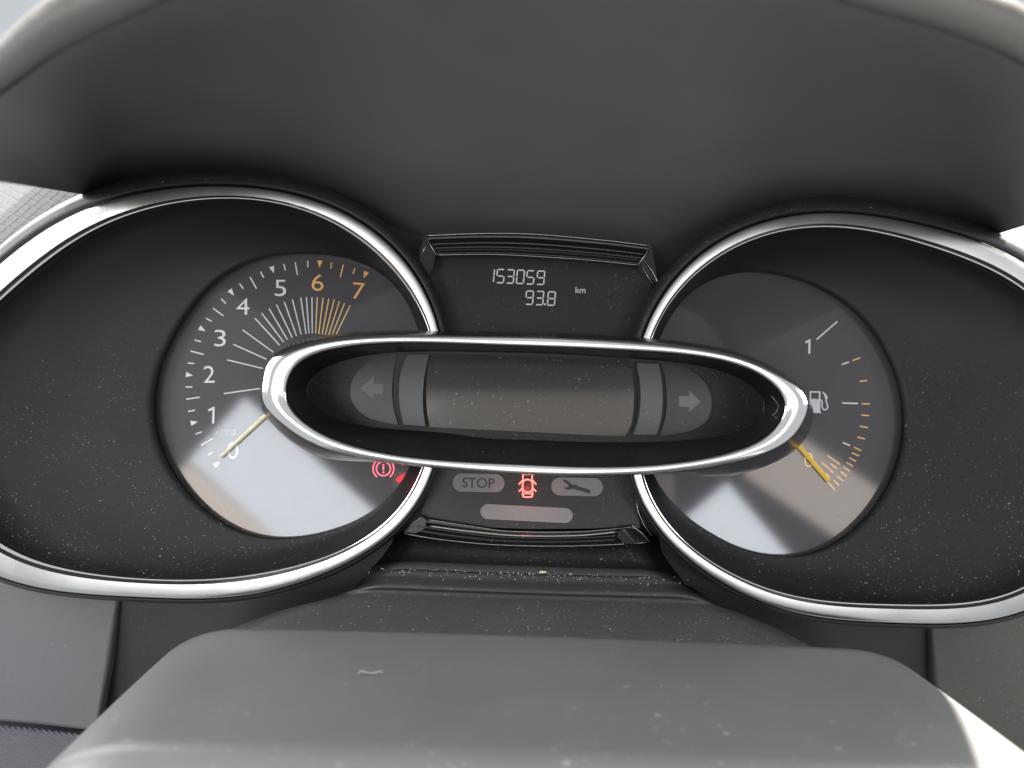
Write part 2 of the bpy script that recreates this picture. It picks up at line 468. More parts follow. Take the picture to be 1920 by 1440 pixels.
RI=[(1221,637),(1259,570),(1318,503),(1397,455),(1477,433),(1556,427),(1635,435),(1754,465),(1853,507),(1920,546),(1975,595),(2025,665),(2055,740),(2065,820),(2055,900),(2020,990),(1975,1060),(1200,820),(1200,750),(1207,690),(1207,892),(1231,948),(1279,1007),(1338,1055),(1417,1094),(1496,1116),(1595,1130),(1714,1132),(1833,1124),(1920,1100)]
LD=[(291.7,746),(297.5,702),(318,644),(353,592),(397,536),(440,507),(499,484),(557,474),(615,478),(674,495),(717,519),(752,548),(773,580),(292,773),(303,831),(338,910),(397,965),(455,994),(528,1011),(586,1006),(644,983),(717,939),(758,901),(793,720),(791,790),(788,650)]
RD=[(1318,530),(1397,514),(1457,514),(1516,530),(1576,566),(1627,613),(1667,677),(1686,728),(1692,776),(1686,835),(1667,906),(1635,960),(1576,1007),(1516,1037),(1477,1045),(1437,1041),(1358,1011),(1298,976),(1247,928),(1213,850),(1206,770),(1222,680),(1255,600)]

lens_planes = {}
def gauge(side, O, I, D, cen, sc, dcen, dsc, nx, nz):
    o = fourier(O, cen, sc, 7); i = fourier(I, cen, sc, 7); d = fourier(D, dcen, dsc, 5)
    n = len(o); th = np.linspace(0, 2*np.pi, n, endpoint=False)
    # black rim outside the chrome: broad along the top, thin underneath
    topw = 7 + 22 * np.clip(-np.sin(th), 0, 1) ** .8
    dirv = np.stack([np.cos(th), np.sin(th)], 1)
    rim = [on(o + dirv * 0.3, .3052), on(o + dirv * 1.2, .3022), on(lerp(o, o + dirv * topw[:, None], .35), .3014),
           on(lerp(o, o + dirv * topw[:, None], .75), .3035), on(o + dirv * topw[:, None], .3075), on(o + dirv * (topw[:, None] + 2), .313), on(o + dirv * (topw[:, None] * .9), BACK + .001)]
    build('gauge_rim', *loft(rim), 'rim', cluster)
    # satin chrome ring: gently crowned face, bright inner bevel
    prof = [(0.0, .3050), (.015, .3005), (.035, .2992), (.08, .29895), (.25, .29885), (.45, .29885), (.62, .2989), (.72, .29895)]
    ring = build('chrome_ring', *loft([on(lerp(o, i, u), dd) for u, dd in prof]), 'satin', cluster)
    bev = [(.72, .29895), (.75, .2993), (.82, .3002), (.89, .3012), (.93, .3014), (.95, .3014), (1.0, .3034)]
    build('bright_bevel', *loft([on(lerp(o, i, u), dd) for u, dd in bev]), 'bright', ring)
    # lens, dial face and the dark funnel between ring and lens
    lens = Plane(dcen[0], dcen[1], .325, nx, nz); face = Plane(dcen[0], dcen[1], .3280, nx, nz)
    lens_planes[side] = (lens, face)
    dl = [lens.at(x, y) for x, y in d]
    R = [on(i, .3036), on(lerp(i, d, .015), .3052), on(lerp(i, d, .03), .3054), on(lerp(i, d, .045), .3075)]
    a = R[-1]; far = [lens.at(x, y, .0012) for x, y in d]
    for u in (.2, .4, .6, .8, .95, 1.0): R.append([p.lerp(q, u) + Vector((0, .003 * math.sin(math.pi * u), 0)) for p, q in zip(a, far)])
    R.append(dl)
    R.append([face.at(x, y, -.001) for x, y in d])
    build('gauge_surround', *loft(R), 'surround', cluster)
    big = dcen + (d - dcen) * 1.004
    f_ob = build('tachometer_face' if side == 'L' else 'fuel_gauge_face', *slab([[tuple(q) for q in big]], face, -.002, 0), 'dial', cluster, smooth_=False)
    l_ob = build('gauge_lens', [lens.at(x, y, .0002) for x, y in d], [tuple(range(n))], 'lens', cluster, smooth_=False)
    return f_ob, l_ob, face

tach, tlens, TF = gauge('L', LO, LI, LD, np.array([360., 745.]), np.array([490., 380.]), np.array([542., 742.]), np.array([250., 268.]), 0.0, .08)
fuel, flens, FF = gauge('R', RO, RI, RD, np.array([1640., 793.]), np.array([475., 380.]), np.array([1447., 778.]), np.array([245., 266.]), 0.0, .08)
tag(tach, 'round dark rev counter face with numerals 0 to 7')
tag(fuel, 'round dark fuel gauge face with amber marks')

# ---------------------------------------------------------------- rev counter print
def z2(x, y): return (280 + x / 3.4286, 440 + y / 3.4286)
def z3(x, y): return (280 + x / 3.4286, 700 + y / 3.4286)
long_ = [((938,177),(953,260)),((648,273),(690,348)),((410,473),(478,523)),((265,748),(350,770)),((238,1058),(325,1045)),((333,1355),(410,1310)),
         ((1018,168),(1020,210)),((865,190),(875,230)),((716,240),(736,277)),((580,315),(605,348)),((462,413),(493,443)),((365,538),(402,557)),
         ((292,677),(333,688)),((248,825),(290,829)),((234,979),(277,979)),((250,1137),(293,1128)),((298,1282),(340,1267)),((378,1416),(410,1396))]
for a, b in long_: mark('scale_mark', stroke([z2(*a), z2(*b)], 2.3), TF, 'white_ink', tach)
for a, b in [((1248,193),(1228,273)),((1172,178),(1167,218)),((1322,215),(1310,253))]:
    mark('scale_mark', stroke([z2(*a), z2(*b)], 2.3), TF, 'orange_ink', tach)
rays_w = [((480,1022),(712,989)),((500,805),(742,863)),((540,705),(765,806)),((601,613),(800,757)),((680,538),(840,712)),((722,504),(865,692)),((770,475),(888,675)),
          ((818,450),(920,662)),((868,432),(947,652)),((920,416),(977,642)),((974,405),(1008,638)),((1010,402),(1027,635)),((1046,402),(1048,635))]
rays_o = [((1080,402),(1070,635)),((1118,405),(1090,637)),((1155,411),(1111,642)),((1189,417),(1132,644)),((1223,428),(1153,648)),((1256,440),(1174,650)),((1292,455),(1196,652))]
for a, b in rays_w: mark('ray_mark', stroke([z2(*a), z2(*b)], 2.1), TF, 'white_ink', tach)
for a, b in rays_o: mark('ray_mark', stroke([z2(*a), z2(*b)], 2.1), TF, 'amber_ink', tach)
for k, (c, m) in enumerate([(z3(437,582),'white_ink'),(z2(288,1208),'white_ink'),(z2(257,902),'white_ink'),(z2(340,608),'white_ink'),(z2(530,372),'white_ink'),(z2(793,225),'white_ink'),(z2(1096,188),'orange_ink'),(z2(1388,258),'orange_ink')]):
    c = np.array(c); u = np.array([590., 745.]) - c; u /= np.linalg.norm(u); w = np.array([-u[1], u[0]])
    mark('scale_pointer', [[c - u*6 + w*5, c + u*7.5, c - u*6 - w*5]], TF, m, tach)
nums = [('7',z2(1345,362),22,30.5,'orange_ink',5),('6',z2(1083,308),22,31,'orange_ink',3),('5',z2(843,343),21,30.5,'white_ink',0),('4',z2(602,462),23.5,30.5,'white_ink',0),
        ('3',z2(455,665),21.5,31,'white_ink',0),('2',z2(385,898),20.5,31.5,'white_ink',0),('1',z2(400,1160),11.5,31,'white_ink',2),('0',z3(538,495),20,31,'white_ink',2)]
def numeral_one(c, h, w, t, plane, mat, parent, lean=.02):
    x, y = c; k = lean * h
    return mark('numeral', stroke([(x + w/2 - t/2 + k/2, y - h/2), (x + w/2 - t/2 - k/2, y + h/2)], t) + [[(x + w/2 - t*.7 + k/2, y - h/2), (x + w/2 - t*.6 + k/2, y - h/2 + t*1.5), (x - w/2 + t*.1, y - h*.5 + h*.27), (x - w/2 - t*.1, y - h*.5 + h*.16)]], plane, mat, parent)
for s, c, w, h, m, r in nums:
    if s == '1': numeral_one(c, h, 11.5, 4.0, TF, m, tach, .04); continue
    lettering('numeral', s, c[0], c[1], w, h, TF, .00005, m, tach, r, -.006)
lettering('multiplier_text', 'x1000', *z3(490, 378), 40, 9.5, TF, .00005, 'dim_ink', tach, 0)
# brake warning symbol
bc = z3(1505, 613)
sym = []
sym += stroke(arc(*bc, 13.2, 0, 345, 30), 2.3, True) if False else stroke(arc(*bc, 13.2, 0, 360, 32)[:-1], 2.4, True)
sym += stroke(arc(*bc, 19.5, 128, 232, 14), 2.4) + stroke(arc(*bc, 19.5, -52, 52, 14), 2.4)
sym += stroke([(bc[0], bc[1] - 8.5), (bc[0], bc[1] + 2.8)], 2.8) + [arc(bc[0], bc[1] + 7, 1.7, 0, 360, 10)[:-1]]
brake = mark('brake_warning_symbol', sym, TF, 'red2', tach)
mark('red_reflection_bar', [[(741,899),(760,886),(764,891),(748,906)]], TF, 'red_reflection', tach)  # glowing bar stands in for the brake symbol's red reflection

# needle of the rev counter
def needle(name, a, b, w0, w1, plane, mat, lift=.0011, th=.0006):
    a, b = np.array(a), np.array(b); u = (b - a) / np.linalg.norm(b - a); w = np.array([-u[1], u[0]])
    body = [a - w*w0/2, a + w*w0/2] + [b + w*w1/2 - u*w1*.4, b + w*w1*.28, b - w*w1*.28, b - w*w1/2 - u*w1*.4][0:1]
    body = [a - w*w0/2, b - w*w1/2 - u*1.2, b - w*w1*.25, b + w*w1*.25, b + w*w1/2 - u*1.2, a + w*w0/2]
    ridge = [a, b - u*2]
    V = [plane.at(x, y, lift) for x, y in body] + [plane.at(x, y, lift + th) for x, y in ridge] + [plane.at(x, y, lift - .0005) for x, y in body]
    F = [(0, 1, 7, 6), (1, 2, 7), (2, 3, 7), (3, 4, 7), (4, 5, 6, 7)] + [(j, (j+1) % 6, 8 + (j+1) % 6, 8 + j) for j in range(6)] + [tuple(range(8, 14))]
    return build(name, V, F, mat, cluster, smooth_=False)
needle('tachometer_needle', (590, 696), (415.5, 857), 9, 6.2, TF, 'needle')

# ---------------------------------------------------------------- fuel gauge print
def z5(x, y): return (1480 + x / 3.789, 560 + y / 3.789)
for a, b in [((193,290),(340,162)),((372,468),(423,450)),((374,741),(487,745)),((378,1022),(431,1044))]:
    mark('scale_mark', stroke([z5(*a), z5(*b)], 2.7), FF, 'white_ink', fuel)
for a, b in [((448,440),(502,420)),((497,588),(550,582)),((512,747),(571,748)),((511,826),(567,832)),((499,906),(557,916)),((483,983),(538,997)),((457,1055),(510,1080)),
             ((442,1094),(495,1117)),((425,1130),(472,1156)),((406,1163),(452,1191)),((383,1196),(430,1227)),((359,1226),(405,1260)),((337,1260),(381,1296)),((313,1290),(352,1327)),
             ((275,1305),(322,1360)),((267,1112),(357,1176)),((292,1172),(337,1208)),((228,1162),(312,1237)),((258,1240),(285,1268))]:
    mark('scale_mark', stroke([z5(*a), z5(*b)], 2.5), FF, 'orange_ink', fuel)
numeral_one(z5(131, 340), 27, 9.5, 3.8, FF, 'white_ink', fuel)
lettering('numeral', '0', *z5(137, 1145), 17, 27, FF, .00005, 'orange_ink', fuel, 2, -.012)
def q4(x, y): return (1500 + x / 6.542, 720 + y / 6.542)
pump = stroke([q4(125,186), q4(125,98), q4(239,98), q4(239,186)], 2.9)
pump += [[q4(116,182), q4(248,184), q4(246,330), q4(258,357), q4(106,352), q4(117,330)]]
pump += stroke([q4(*p) for p in [(248,196),(264,200),(270,225),(268,275),(280,308),(303,317),(330,306),(340,280),(330,240),(318,210),(320,175)]], 2.3)
pump += [[q4(265,97), q4(280,95), q4(318,125), q4(337,160), q4(334,178), q4(308,184), q4(303,158), q4(290,125)]]
mark('fuel_pump_symbol', pump, FF, 'white_ink', fuel)
needle('fuel_needle', (1448, 780), (1552.5, 902), 8, 8.5, FF, 'needle_o')

# ---------------------------------------------------------------- oval pod
PO=[(489.5,726),(496,694),(520.6,664),(561,645),(615,634),(697,629),(805,629),(900,630),(1000,632.5),(1117,637),(1233,643),(1321,653),(1408,676),(1467,702.5),(1502,732),(1515,761),(1507.5,790),(1481,822),(1437.5,848),(1350,872),(1233,886),(1117,890.6),(1000,889),(859,879),(751,870),(670,856),(602,837),(548,810),(512.5,780),(493.5,753)]
PI=[(538,726),(548,699),(575,675),(629,656),(697,646),(778,644),(900,645.5),(1000,648.5),(1117,654),(1233,662),(1321,670),(1379,685),(1437.5,711),(1461,737.5),(1468,761),(1464,784),(1437.5,813),(1379,842.5),(1292,863),(1204,872),(1087.5,874.6),(1000,872.5),(859,864),(751,853.6),(670,835),(602,810),(561,780),(541,748)]
pcen, psc = np.array([1002., 757.]), np.array([512., 128.])
po = fourier(PO, pcen, psc, 9, 260); pi_ = fourier(PI, pcen, psc, 9, 260)
tp = np.linspace(0, 2*np.pi, 260, endpoint=False)
pdir = np.stack([np.cos(tp), np.sin(tp)], 1)
low = np.clip(np.sin(tp), 0, 1)[:, None]; upp = np.clip(-np.sin(tp), 0, 1)[:, None]
side = np.abs(np.cos(tp))[:, None]
ss = lambda x, a, b: (lambda t: t * t * (3 - 2 * t))(np.clip((x - a) / (b - a), 0, 1))
flare = 2 + 24 * low ** .5 * np.where(np.cos(tp) < 0, ss(-np.cos(tp), .52, .78), 1.25 * ss(np.cos(tp), .40, .65))[:, None] + 7 * upp  # lower sides flared: dark reflection band under the pod put into the shape
shift = np.array([[6 * 1.0, 0]]) * 0
body = [on(po + pdir * .1, .2630), on(po + pdir * 1.4, .2640), on(po + pdir * flare * .35 , .272), on(po + pdir * flare * .75, .283), on(po + pdir * flare, .297), on(po + pdir * flare * .9, .331)]
pod = build('speedometer_pod', *loft(body), 'pod', cluster)
tag(pod, 'gloss black oval pod with bright chrome bezel')
wid = np.linalg.norm(po - pi_, axis=1) * .264 / FPX
bprof = [(0, .60), (.015, .42), (.05, .30), (.12, .18), (.24, .08), (.38, .02), (.52, .0), (.66, .03), (.78, .10), (.88, .20), (.95, .33), (1.0, .55)]
build('chrome_bezel', *loft([[P(x, y, .2612 + .38 * k * w_) for (x, y), w_ in zip(lerp(po, pi_, u), wid)] for u, k in bprof]), 'bright', pod)
# recess behind the bezel
BK=[(577,735),(590,705),(620,685),(680,668),(760,660),(900,660),(1000,662),(1117,668),(1233,676),(1330,690),(1390,712),(1425,740),(1432,762),(1425,785),(1395,806),(1340,820),(1233,828),(1117,829),(1000,825),(859,815),(760,806),(690,800),(630,785),(590,762)]
bk = fourier(BK, pcen, psc, 9, 260)
rec = [on(pi_, .2618), on(lerp(pi_, bk, .06), .2668), on(lerp(pi_, bk, .5), .281), on(bk, .2955)]
recess = build('pod_recess', *loft(rec), 'recess', pod)
PB = Plane(1000, 745, .2955)
V, F = slab([[tuple(q) for q in pcen + (bk - pcen) * 1.003]], PB, -.002, -.0002)
build('recess_back', V, F, 'recess', pod, smooth_=False)
ap = [PB.at(x, y, .0003) for x, y in bk]
build('recess_seam', *tube(ap[108:158], .00016, 6), 'gloss', pod)
build('recess_seam', *tube((ap[240:] + ap[:24]), .00016, 6), 'gloss', pod)

# central screen, bowed like a barrel
SB = Bow(990, 742, .2944, 0, 0.0, 78, .0006)
top = [(806, 664), (830, 664), (1000, 667), (1150, 673), (1172, 675), (1181, 681)]
bot = [(806, 801), (830, 803), (1000, 811), (1150, 818), (1168, 820), (1175, 815)]
def bulge_grid(left, right, rows, cols, plane, off, back):
    """left/right: pixel x(y) curves; builds a face from rows of pixels between them"""
    T = [[lerp(np.array(left[i]), np.array(right[i]), j / cols) for j in range(cols + 1)] for i in range(rows + 1)]
    V = [plane.at(*q, off) for r in T for q in r]; F = []; n = cols + 1
    for i in range(rows):
        for j in range(cols): F.append((i*n+j, i*n+j+1, (i+1)*n+j+1, (i+1)*n+j))
    edge = list(range(n)) + [i*n+cols for i in range(1, rows+1)] + [rows*n+j for j in range(cols-1, -1, -1)] + [i*n for i in range(rows-1, 0, -1)]
    b = len(V); m = len(edge)
    q0 = V[:]
    V += [q0[e].copy() for e in edge] + [Vector((v.x, EYE.y + back, v.z)) for v in (q0[e] for e in edge)]
    for k in range(m): F.append((b + k, b + (k+1) % m, b + m + (k+1) % m, b + m + k))
    return V, F
ls = spline([(806,663),(801,690),(799,732),(801,775),(806,801)], 25); rs = spline([(1178,675),(1186,700),(1189,745),(1184,795),(1172,819)], 25)
screen = build('speed_display_screen', *bulge_grid(ls, rs, 24, 12, SB, 0, .2957), 'screen', cluster)
tag(screen, 'blank bowed speed display screen in the oval pod')
# grey posts either side of the screen
QB = Bow(990, 742, .2915, 0, .02, 78, .0012)
a = spline([(763,664.5),(752,695),(748,732),(750,765),(756,796)], 21); b = spline([(804,664),(797,695),(793,732),(793,765),(797,799)], 21)
p1 = build('display_post', *bulge_grid(a, b, 20, 3, QB, 0, .2957), 'post', cluster)
a = spline([(1194,680),(1200,715),(1201.5,749),(1198,785),(1189.6,815)], 21); b = spline([(1235,682),(1241,715),(1242.5,755),(1240,785),(1232,815)], 21)
p2 = build('display_post', *bulge_grid(a, b, 20, 3, QB, 0, .2957), 'post', cluster)
# smoked turn signal panels with arrows
AP = Bow(990, 745, .2946, 0, .02, 80, .0006)
a = spline([(738,661),(700,672),(668,700),(657,728),(662,757),(690,783),(741,796)], 25); b = spline([(745,661),(739,690),(735,730),(738,765),(746,796)], 25)
t1 = build('turn_signal_panel', *bulge_grid(a, b, 24, 4, AP, 0, .2957), 'arrow_panel', cluster)
b = spline([(1243,680),(1285,688),(1320,715),(1334,748),(1328,785),(1300,806),(1240,818)], 25); a = spline([(1241,681),(1248,715),(1250,752),(1247,785),(1237,818)], 25)
t2 = build('turn_signal_panel', *bulge_grid(a, b, 24, 4, AP, 0, .2957), 'arrow_panel', cluster)
mark('arrow_symbol', [[(676,728),(701,706),(701,719.5),(719,719.5),(719,738.5),(701,738.5),(701,750)]], AP, 'arrow_ink', t1, .0001)
mark('arrow_symbol', [[(1313.5,753.5),(1291.7,731.7),(1291.7,742.7),(1272.7,742.7),(1272.7,762),(1291.7,763),(1291.7,773)]], AP, 'arrow_ink', t2, .0001)

# ---------------------------------------------------------------- odometer display
OD = Plane(1000, 550, .322, 0, .05)
V, F = slab([[(812,470),(1000,472),(1203,490),(1222,540),(1196,660),(835,660),(800,520)]], OD, -.004, 0)
odo = build('odometer_display', V, F, 'lcd', cluster, smooth_=False)
tag(odo, 'dark trip display reading 153059 and 93.8 km')
SEG = {'0':'abcdef','1':'bc','3':'abcdg','5':'acdfg','8':'abcdefg','9':'abcdfg'}
def digit(ch, cx, cy, w, h, plane, mat, parent, slant=.09, tilt=.018):
    t = 2.3; x0, x1, y0, y1 = -w/2, w/2, -h/2, h/2; g = .9
    segs = {'a':[(x0+g,y0),(x1-g,y0)], 'd':[(x0+g,y1),(x1-g,y1)], 'g':[(x0+g+1,0),(x1-g-1,0)], 'f':[(x0,y0+g),(x0,-g)], 'b':[(x1,y0+g),(x1,-g)], 'e':[(x0,g),(x0,y1-g)], 'c':[(x1,g),(x1,y1-g)]}
    loops = []
    for s in SEG[ch]:
        for lp in stroke(segs[s], t): loops.append([(cx + x - y * slant, cy + y + x * tilt) for x, y in lp])
    return mark('digit', loops, plane, mat, parent, .0001, .00008)
def z1(x, y): return (780 + x / 4.174, 420 + y / 4.174)
for ch, x, y in [('1',583,405),('5',661,408),('3',738,411),('0',817,414),('5',895,418),('9',976,421)]: digit(ch, *z1(x, y), 13.2, 25, OD, 'lcd_ink', odo)
for ch, x, y in [('9',888,577),('3',968,580),('8',1060,584)]: digit(ch, *z1(x, y), 13.2, 25, OD, 'lcd_ink', odo)
mark('decimal_point', [arc(*z1(1008, 629), 1.9, 0, 360, 10)[:-1]], OD, 'lcd_ink', odo, .0001, .00008)
lettering('unit_text', 'km', *z1(1287, 517), 18.5, 11.5, OD, .0001, 'lcd_ink', odo, 1)

def bar(name, up_pts, lo_pts, prof, mat, parent, n=48):
    """curved gloss trim bar: prof = (fraction down, distance) rows"""
    U, Lc = spline(up_pts, n), spline(lo_pts, n)
    rows = [[P(*lerp(a, b, u), d) for a, b in zip(U, Lc)] for u, d in prof]
    return build(name, *loft(rows, False), mat, parent)
UT = [(797,442),(895,438),(997,439),(1128,450),(1220,461)]; LT = [(817.7,478),(924,477),(1041,483),(1120,489),(1197,497)]
hump = [(-.02,.330),(0,.3125),(.03,.3118),(.12,.3115),(.3,.3125),(.45,.314),(.5,.3138),(.56,.3125),(.64,.312),(.72,.3125),(.76,.3135),(.8,.313),(.86,.3115),(.93,.3112),(.985,.312),(1.0,.3135),(1.0,.3225)]
tb = bar('upper_trim_bar', UT, LT, hump, 'gloss', cluster)
build('trim_highlight', *tube([P(x, y, .3116) for x, y in spline(UT, 40)], .00022, 6), 'edge', tb)
build('trim_highlight', *tube([P(x, y, .3112) for x, y in spline(LT, 40)], .00018, 6), 'edge', tb)
build('trim_highlight', *tube([P(797,442,.3116), P(807,460,.3114), P(817.7,478,.3112)], .00022, 6), 'edge', tb)
build('trim_highlight', *tube([P(1220,461,.3116), P(1209,479,.3114), P(1197,497,.3112)], .00026, 6), 'edge', tb)
# stepped gloss cheeks at the bar's ends
V, F = slab([[(795,445),(816,479),(812,500),(800,520),(783,502),(788,470)]], Plane(800,480,.3135), -.01, 0)
ck = build('trim_cheek', V, F, 'gloss', cluster, smooth_=False)
build('trim_highlight', *tube([P(785,490,.3130), P(797,463,.3132), P(800,466,.3132)], .00016, 6), 'edge', ck)
V, F = slab([[(1222,463),(1199,497),(1204,510),(1236,533),(1232,520)]], Plane(1215,500,.3135), -.01, 0)
ck = build('trim_cheek', V, F, 'gloss', cluster, smooth_=False)
build('trim_highlight', *tube([P(1207,488,.3128), P(1222,507,.3128), P(1234,530,.3128), P(1226,552,.314), P(1216,572,.318)], .00018, 6), 'edge', ck)
build('trim_highlight', *tube([P(1201,493,.3128), P(1214,517,.3128), P(1228,540,.3128)], .00014, 6), 'edge', ck)

# ---------------------------------------------------------------- lower warning panel
WP = Plane(1000, 930, .318, 0, .10)
V, F = slab([[(815,860),(1180,860),(1187,900),(1196,965),(1200,990),(1000,992),(800,985),(790,960),(812,900)]], WP, -.004, 0)
wp = build('warning_panel', V, F, 'warn', cluster, smooth_=False)
tag(wp, 'smoked warning light panel with STOP and spanner symbols')
def y5(x, y): return (720 + x / 3.4286, 780 + y / 3.4286)
def pill(a, b, r):
    a, b = np.array(a), np.array(b); u = (b - a) / np.linalg.norm(b - a); an = math.degrees(math.atan2(u[1], u[0]))
    return arc(*(a + u*r), r, an + 90, an + 270, 14) + arc(*(b - u*r), r, an - 90, an + 90, 14)
s1 = mark('stop_symbol', [pill(y5(442, 427), y5(775, 433), 17)], WP, 'icon_ink', wp, .0001)
lettering('stop_lettering', 'STOP', *y5(607, 430), 61, 19, WP, .0003, 'stop_ink', wp, 1.5, .006)
s2 = mark('spanner_symbol_pill', [pill(y5(1075, 452), y5(1407, 458), 17)], WP, 'icon_ink', wp, .0001)
def sp8(x, y): return (680 + x / 4.174, 840 + y / 4.174)
spanner = [[sp8(*p) for p in [(1615,292),(1660,284),(1700,305),(1752,318),(1778,330),(1782,350),(1760,356),(1735,345),(1680,330),(1640,318)]],
           [sp8(*p) for p in [(1570,262),(1562,248),(1588,248),(1612,262),(1640,288),(1640,318),(1610,328),(1580,320),(1578,308),(1604,306),(1612,294),(1600,280)]]]
mark('spanner_symbol', spanner, WP, 'stop_ink', wp, .0003)
mark('message_window', [pill(y5(620, 612), y5(1213, 642), 14)], WP, 'pill_ink', wp, .0001)
cx_, cy_ = y5(923, 450)
def cc_(x, y): return (cx_ + x * .95, cy_ + y * .95)
car = stroke([cc_(-9,-22), cc_(-9,-8)], 2.6) + stroke([cc_(9,-22), cc_(9,-8)], 2.6)
car += stroke([cc_(*p) for p in [(-9,-8),(-5,-12),(0,-13),(5,-12),(9,-8),(10,0),(9,8),(10,16),(8.5,21),(0,22),(-8.5,21),(-10,16),(-9,8),(-10,0)]], 2.6, True)
car += stroke([cc_(*p) for p in [(-9,8),(-5,11),(0,12),(5,11),(9,8)]], 2.4)
car += stroke([cc_(*p) for p in [(-9,16),(-5,15),(0,14.5),(5,15),(9,16)]], 2.0)
for s in (-1, 1):
    car += stroke([cc_(s*9,-12), cc_(s*17,-3)], 2.6) + stroke([cc_(s*9,3), cc_(s*17,11)], 2.6)
car += stroke([cc_(-11,-23), cc_(11,-23)], 2.0)
mark('door_open_symbol', car, WP, 'red', wp, .0001)
# point lights added in front of the faces to spread a red glow
for nm, p, e in (('door_open_glow_light', WP.at(cx_, cy_ + 6, .007), .0016), ('brake_glow_light', TF.at(752, 897, .0012), .0005)):
    l = bpy.data.lights.new(nm, 'POINT'); l.energy = e; l.color = (1, .05, .05); l.shadow_soft_size = .0008
    o = bpy.data.objects.new(nm, l); COL.objects.link(o); o.location = p
# lower gloss trim bars
LU = [(803,972),(880,984),(953,994),(1080,995),(1160,989),(1186,985)]
LL = [(760,1001),(830,1012),(924,1021),(1041,1024),(1150,1021),(1213,1017)]
lp = [(-.02,.3185),(0,.3145),(.08,.3138),(.2,.3148),(.3,.3142),(.38,.3128),(.5,.3124),(.6,.313),(.7,.314),(.9,.3125),(.97,.311),(1.0,.3112),(1.04,.314)]
lb = bar('lower_trim_bar', LU, LL, lp, 'gloss', cluster)
build('trim_highlight', *tube([P(x, y, .3109) for x, y in spline(LL, 40)], .0002, 6), 'edge', lb)
build('trim_highlight', *tube([P(x, y, .3136) for x, y in spline([(x, y+2) for x, y in LU], 40)], .0002, 6), 'edge', lb)
build('trim_highlight', *tube([P(x, y, .3122) for x, y in spline([(805,986),(880,996),(968,1004),(1080,1004),(1158,997)], 40)], .0005, 6), 'edge', lb)
V, F = slab([[(758,1000),(790,969),(800,975),(797,990),(772,1004)]], Plane(780,990,.3125), -.006, 0)
build('trim_cheek', V, F, 'gloss', cluster, smooth_=False)
V, F = slab([[(1158,997),(1172,990),(1198,996),(1215,1016),(1175,1020),(1160,1010)]], Plane(1190,1005,.3108, .25, .35), -.006, 0)
build('trim_cheek', V, F, 'gloss', cluster, smooth_=False)
build('trim_highlight', *tube([P(758,998,.311), P(775,980,.311), P(792,968,.312)], .0002, 6), 'edge', lb)
build('trim_highlight', *tube([P(1186,986,.311), P(1203,999,.311), P(1218,1016,.311)], .0002, 6), 'edge', lb)
build('trim_highlight', *tube([P(1192,935,.3135), P(1197,960,.3135), P(1208,985,.313), P(1222,1005,.313)], .0002, 6), 'edge', lb)

# black apron and dusty ledge under the gauges
rows = [ # (x0, y0, x1, y1, d)
 (740,985,1235,990,.330),(735,1002,1240,1018,.3165),(715,1030,1262,1050,.3145),(700,1046,1275,1066,.3125),(697,1049,1278,1069,.3105),(690,1062,1285,1081,.3060),(688,1064,1288,1083,.3062),
 (680,1068,1300,1086,.3095),(668,1082,1320,1101,.3045),(655,1091,1340,1112,.2995),(640,1096,1350,1118,.2978),(630,1100,1360,1123,.2985),(622,1103,1370,1127,.3000),(600,1110,1400,1136,.2965),
 (520,1130,1450,1158,.2915),(440,1160,1510,1190,.2855),(380,1195,1580,1232,.2800),(360,1260,1620,1300,.2775),(350,1330,1640,1370,.2765)]
R = []
for x0, y0, x1, y1, d in rows:
    r = []
    for k in range(61):
        u = k / 60; e = abs(2*u - 1)
        x = x0 + (x1 - x0) * u; y = y0 + (y1 - y0) * u + 2.5 * math.sin(math.pi * u) + 16 * max(0, e - .72) ** 2 / .08
        r.append(P(x, y, d + .012 * max(0, e - .8) ** 2 / .04))
    R.append(r)
build('apron', *loft(R[:5], False), 'black', cluster)
build('ledge', *loft(R[4:], False), 'ledge', cluster)

# ================================================================== BINNACLE HOOD
pairs = [(-70,330,190,370),(-80,305,191,368),(-74,262,194,364),(-38,212,200,358),(20,165,212,351),(110,100,240,342),(220,45,290,338),(340,-8,370,338),(600,-85,590,368),(780,-112,780,442),(960,-125,960,456),
         (1140,-110,1130,464),(1300,-75,1250,468),(1500,-18,1440,415),(1640,22,1570,402),(1780,62,1690,406),(1900,112,1770,420),(1990,180,1812,431),(2050,270,1838,438),(2072,330,1848,441),(2076,378,1853,444)]
pr = spline(pairs, 140); lipI, backc = pr[:, :2], pr[:, 2:]
hood = empty('binnacle_hood', P(960, 330, .30), 'dark curved plastic hood arching over the instrument cluster', 'hood')
nL = len(lipI)
endt = [min(1, .02 + 7 * max(0, min(j, nL - 1 - j) / nL - .015)) for j in range(nL)]
dL, dB = .176, .3465
rows = []
M = 22
for k in range(M + 1):
    u = k / M
    c = lerp(backc, lipI, u ** 1.0)
    # straight in space between back and lip, hollowed a little
    A = on(backc, dB); B = on(lipI, dL)
    rows.append([a.lerp(b, u) + Vector((0, 0, .010 * math.sin(math.pi * u) * endt[j])) for j, (a, b) in enumerate(zip(A, B))])
build('hood_underside', *loft(rows, False), 'hood', hood)
